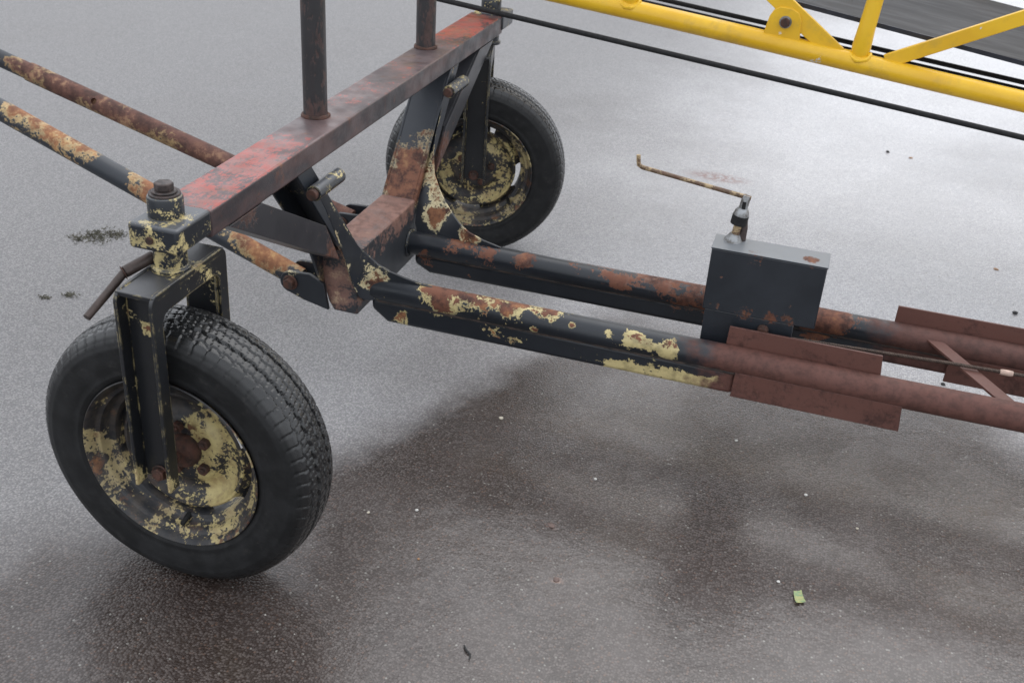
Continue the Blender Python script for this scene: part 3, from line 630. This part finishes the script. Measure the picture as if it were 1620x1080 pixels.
for y in (YN, YF):
    for i, x in enumerate(xs):
        q = MB(); z0 = zc(x)
        q.tube([(x-.006,y+.004,z0+.016),(x-.006,y,z0+.045),(x-.002,y,z0+.105),(x+.006,y,z0+.205),(x+.016,y,zc(x)+H)], [.0228,.0268,.0236,.0217,.0217], 24)
        up_ = q.build('upright', M_yel, cv)
        if y == YN:
            pts = [(x-.006+.0285*math.cos(a_), y+.0285*math.sin(a_), z0+.0288-.0175*abs(math.sin(a_))+.002*random.random()) for a_ in np.linspace(0, 2*math.pi, 28)]
            wq = MB(); wq.tube(pts, [.0045+.003*random.random() for _ in pts], 8, False); sub(wq, 'weld_bead', M_yel, up_)
        if i % 2 == 0:
            for s in (-1, 1):
                if 0 <= i+s < len(xs):
                    x2 = xs[i+s]; flat_bar((x+s*.067, z0+.014), (x2, zc(x2)+H), .051 if s < 0 else .039, .016, y + .0016*s).build('diagonal_brace', M_yel, cv, .002)
for x in (-.60, 4.2):
    q = MB(); q.cyl((x,YN,zc(x)), (x,YF,zc(x)), .025, 24); q.build('cross_tie', M_yel, cv)
for x in (3.1, 4.2):
    for y in (YN, YF):
        q = MB(); q.tube([(x,y,zc(x)-.010),(x+.04,y + (-.10 if y < 2 else .10),0)], .026, 24); q.build('support_leg', M_yel, cv)
# bracket plates with bolts carrying the idler
x0 = .849; z0 = zc(x0)
for y in (YN-.008, YF+.008):
    s = -1 if y < 2 else 1
    poly = [(x0-.053,z0+.016),(x0+.055,z0+.006),(x0+.049,z0+.079),(x0+.039,z0+.0965),(x0+.0193,z0+.1065),(x0-.016,z0+.1085),(x0-.0315,z0+.0975),(x0-.041,z0+.079)]
    q = MB(); q.prism(poly, 1, y-.007, y+.007); o = q.build('roller_bracket', M_yel, cv, .002)
    q = MB(); q.tube([(x0+.006,y+s*.0074,z0+.068),(x0+.006,y+s*.0100,z0+.068)], .0175, 24); sub(q, 'washer', M_zinc, o)
    q = MB(); q.hexn((x0+.006,y+s*.0100,z0+.068), (x0+.006,y+s*.022,z0+.068), .0142); sub(q, 'bolt', M_rust, o, bevel=.002)
q = MB(); q.cyl((x0+.006,YN+.008,z0+.068), (x0+.006,YF-.008,z0+.068), .0240, 28); q.build('idler_roller', M_cable, cv, .003)
def zbelt(x): return .851 + (x-.817)*(.760-.851)/(1.516-.817)
BX0, BX1 = .70, 4.3
q = MB(); n_ = 30; xs_ = np.linspace(BX0, BX1, n_); ys_ = np.linspace(1.892, 2.42, 9); t_ = .012
v = []
for s in (0, 1):
    for x in xs_:
        for y in ys_: v.append((x, y, zbelt(x) + (y-1.892)/.528*.045 + s*t_ - .005*math.sin((y-1.892)/.528*math.pi) + .003*math.sin(x*3+y*4)))
f = []; ny = len(ys_); N0 = n_*ny
for i in range(n_-1):
    for j in range(ny-1):
        a = i*ny+j; f.append((a, a+1, a+ny+1, a+ny)); f.append((N0+a, N0+a+ny, N0+a+ny+1, N0+a+1))
    for j in (0, ny-1): a = i*ny+j; f.append((a, a+ny, N0+a+ny, N0+a))
for i in (0, n_-1):
    for j in range(ny-1): a = i*ny+j; f.append((a, N0+a, N0+a+1, a+1))
q.add(v, f); bl = q.build('belt', M_belt, cv); tag(bl, 'dark grey rubber belt with scuff streaks')
q = MB(); q.prism([(BX0, zbelt(BX0)-.003), (BX1, zbelt(BX1)-.003), (BX1, zbelt(BX1)+.010), (BX0, zbelt(BX0)+.010)], 1, 1.886, 1.8915); sub(q, 'belt_edge', M_beltedge, bl)
for x in (BX1-.05,):
    q = MB(); q.cyl((x,YN+.008,zbelt(x)-.034), (x,YF-.008,zbelt(x)-.012), .028, 24); q.build('idler_roller', M_cable, cv, .003)

# unseen dark bin added between the lattices, darkening the wet ground's reflection
q = MB(); v = []
for z, k in ((.905, .62), (1.02, .80), (1.30, 1.0)):
    for sx, sy in ((-1,-1),(1,-1),(1,1),(-1,1)): v.append((-.16 + sx*.36*k, 2.155 + sy*.27*k, z))
f = [(0,1,2,3)] + [(4*i+a, 4*i+(a+1) % 4, 4*(i+1)+(a+1) % 4, 4*(i+1)+a) for i in range(2) for a in range(4)]
q.add(v, f); q.build('added_reflected_bin', M_box, cv, .004)

# three black cables under the conveyor
def cable(a, b_, r, label, e0=.9, e1=.6):
    a, b_ = Vector(a), Vector(b_); d_ = b_-a
    q = rope('c', [a - d_*e0, b_ + d_*e1], r, 3, .05, M_cable, 7) if False else MB().tube([a - d_*e0] + [a + d_*k for k in np.linspace(0, 1, 9)] + [b_ + d_*e1], r, 14)
    tag(q.build('cable', M_cable), label, 'cable', 'black cables under the conveyor')
cable((-.121,1.640,.780), (1.530,1.640,.627), .0078, 'lowest black cable, running in front of and below the yellow tube', .30, 1.6)
cable((.347,2.360,.697), (1.609,2.360,.578), .0080, 'black cable close behind the yellow tube, lower of the two behind it', .8, 1.6)
cable((.408,2.364,.713), (1.601,2.364,.601), .0080, 'black cable behind the yellow tube, nearest to the dark belt', .8, 1.6)

# ------------------------------------------------------------------ small things on the ground
def stone(name, x, y, r, mat, label, cat='pebble', group=None, flat=.6, seed=0):
    bm = bmesh.new(); bmesh.ops.create_icosphere(bm, subdivisions=2, radius=r)
    for v_ in bm.verts:
        n_ = mnoise.noise(v_.co/r*.9 + Vector((seed*3.1, seed, 0))); v_.co *= 1 + .35*n_
        v_.co.z *= flat; v_.co.z += r*flat*.55
        v_.co.x += x; v_.co.y += y
    me = bpy.data.meshes.new(name); bm.to_mesh(me); bm.free(); me.materials.append(mat)
    for p in me.polygons: p.use_smooth = True
    o = bpy.data.objects.new(name, me); C.objects.link(o); tag(o, label, cat, group); return o
M_st1 = plain('cream_stone', (.55,.50,.40), .6, 0, .3, 200); M_st2 = plain('white_stone', (.62,.61,.58), .6, 0, .3, 200)
M_st3 = plain('orange_stone', (.36,.20,.10), .6, 0, .3, 200); M_st4 = plain('dark_stone', (.02,.02,.02), .6, 0, .3, 200); M_st5 = plain('pinkish_flake', (.16,.11,.095), .7, 0, .3, 150)
stone('pebble', .400, .731, .0055, M_st1, 'cream pebble on the wet asphalt under the middle of the near long tube', seed=1)
stone('pebble', .341, .314, .0042, M_st2, 'white pebble right of the near wheel on the dark asphalt', seed=2)
stone('pebble', .678, .574, .0038, M_st2, 'white pebble lying alone below the middle of the near long tube', seed=3)
stone('pebble', .248, .268, .0034, M_st1, 'grey-cream pebble closest to the tread of the near wheel', seed=4)
stone('pebble', .403, .167, .0030, M_st3, 'orange pebble at the right of the foot of the near wheel', seed=5)
stone('pebble', .966, .862, .0040, M_st2, 'white pebble in the dark reflection of the black box', seed=6)
stone('pebble', 1.146, .699, .0040, M_st2, 'white pebble below the lower splice plate', seed=7)
stone('pebble', 1.264, .617, .0032, M_st1, 'cream pebble far below the right end of the lower splice plate', seed=8)
stone('pebble', 1.114, .372, .0036, M_st2, 'white pebble just left of the green leaf', seed=9)
stone('pebble', 1.468, 1.364, .0062, M_st4, 'black pebble seen between the two long tubes at the right', seed=10)
stone('pebble', 1.700, 1.921, .0085, M_st4, 'black pebble beyond the far long tube at the right edge', seed=11)
stone('pebble', 1.300, 3.354, .0080, M_st4, 'dark pebble on the pale asphalt below the lowest cable', seed=12)
stone('bark_flake', .63, .372, .007, M_st5, 'pinkish flake on the asphalt below the cream patches of the near tube', 'flake', None, .25, 13)
stone('bark_flake', .684, .21, .0065, M_st5, 'pinkish flake nearest the bottom edge of the picture centre', 'flake', None, .25, 14)
stone('bark_flake', 1.667, 2.254, .009, M_st3, 'orange flake on the pale wet asphalt at the right edge', 'flake', None, .2, 15)
stone('bark_flake', 1.396, 3.325, .009, M_st3, 'brown flake on the pale asphalt below the lowest cable', 'flake', None, .25, 16)
q = MB(); q.tube([(.572,-.030,.003),(.580,-.041,.004),(.590,-.047,.003),(.592,-.060,.003)], [.0018,.0022,.002,.001], 8); tag(q.build('twig', M_st4), 'tiny dark twig lying at the bottom edge of the picture', 'twig')
# green leaf piece
t = NT('yellow_green_leaf'); lc = t.mix(t.step(t.noise(160, 5, .6, stretch=(.4,1,1)), .4, .62), (.36,.36,.15), (.17,.27,.14)); t.set(Base_Color=lc, Roughness=.5); M_leaf = t.m
q = MB(); lv = []; nx, ny = 5, 8
for s in (0, 1):
    for j in range(ny):
        for i in range(nx):
            u = i/(nx-1)-.5; vv = j/(ny-1)-.5; wd = .0205*(1-.18*(vv+.5)) ; X = u*wd + .004*(vv**2); Y = vv*.034 + u*.004
            a = .28; lv.append((1.157 + X*math.cos(a)-Y*math.sin(a), .337 + X*math.sin(a)+Y*math.cos(a), .0022 + .0022*(abs(u)*2)**2 + .0015*vv*vv*4 + s*.0009))
f = []; N0 = nx*ny
for j in range(ny-1):
    for i in range(nx-1):
        a = j*nx+i; f.append((a, a+1, a+nx+1, a+nx)); f.append((N0+a, N0+a+nx, N0+a+nx+1, N0+a+1))
for j in range(ny-1):
    for i in (0, nx-1): a = j*nx+i; f.append((a, a+nx, N0+a+nx, N0+a))
for i in range(nx-1):
    for j in (0, ny-1): a = j*nx+i; f.append((a, N0+a, N0+a+1, a+1))
q.add(lv, f); tag(q.build('leaf', M_leaf), 'yellow-green torn leaf lying alone on the wet asphalt', 'leaf')
# moss tufts
t = NT('dry_moss'); t.set(Base_Color=t.mix(t.noise(90, 4), (.045,.045,.03), (.14,.13,.10)), Roughness=.9); M_moss = t.m
rnd = random.Random(3); v = []; f = []
for (x, y, sx, sy, n_) in ((-1.108,1.236,.060,.065,330), (-1.06,1.27,.04,.03,110), (-1.15,1.19,.035,.025,80), (-.935,.859,.022,.020,60), (-.986,.815,.020,.010,34), (-.99,1.62,.03,.02,40)):
    for k in range(n_):
        px, py = x + rnd.gauss(0, .42)*sx, y + rnd.gauss(0, .42)*sy; an = rnd.uniform(0, 6.28); ln = rnd.uniform(.005, .012); wd = rnd.uniform(.001, .0028)
        dx, dy = math.cos(an), math.sin(an); i = len(v)
        v += [(px-dy*wd, py+dx*wd, .0005), (px+dy*wd, py-dx*wd, .0005), (px+dx*ln*.6, py+dy*ln*.6, rnd.uniform(.002,.006)), (px+dx*ln, py+dy*ln, rnd.uniform(.001,.006))]
        f += [(i, i+1, i+2), (i+1, i+3, i+2)]
q = MB(); q.add(v, f); tag(q.build('moss', M_moss), 'dark scattered moss crumbs on the asphalt left of the near wheel', 'moss', None, 'stuff')
# loose grit
rnd = random.Random(11); v = []; f = []
for k in range(520):
    x = rnd.uniform(-1.2, 1.9); y = rnd.uniform(-.45, 2.2); r = rnd.choice((.0009,.0011,.0013,.0016,.0022)) * rnd.uniform(.8, 1.2)
    i = len(v); v += [(x+r,y,.0004),(x,y+r,.0004),(x-r,y,.0004),(x,y-r,.0004),(x,y,r*1.3)]; f += [(i,i+1,i+4),(i+1,i+2,i+4),(i+2,i+3,i+4),(i+3,i,i+4)]
t = NT('grit'); vv = t.voro(60); t.set(Base_Color=t.mix(t.sep(vv.outputs['Color'], 0), (.16,.13,.11), (.50,.48,.44)), Roughness=.6)
q = MB(); q.add(v, f); tag(q.build('grit', t.m), 'pale grit scattered over the asphalt', 'grit', None, 'stuff')
bpy.context.view_layer.update()
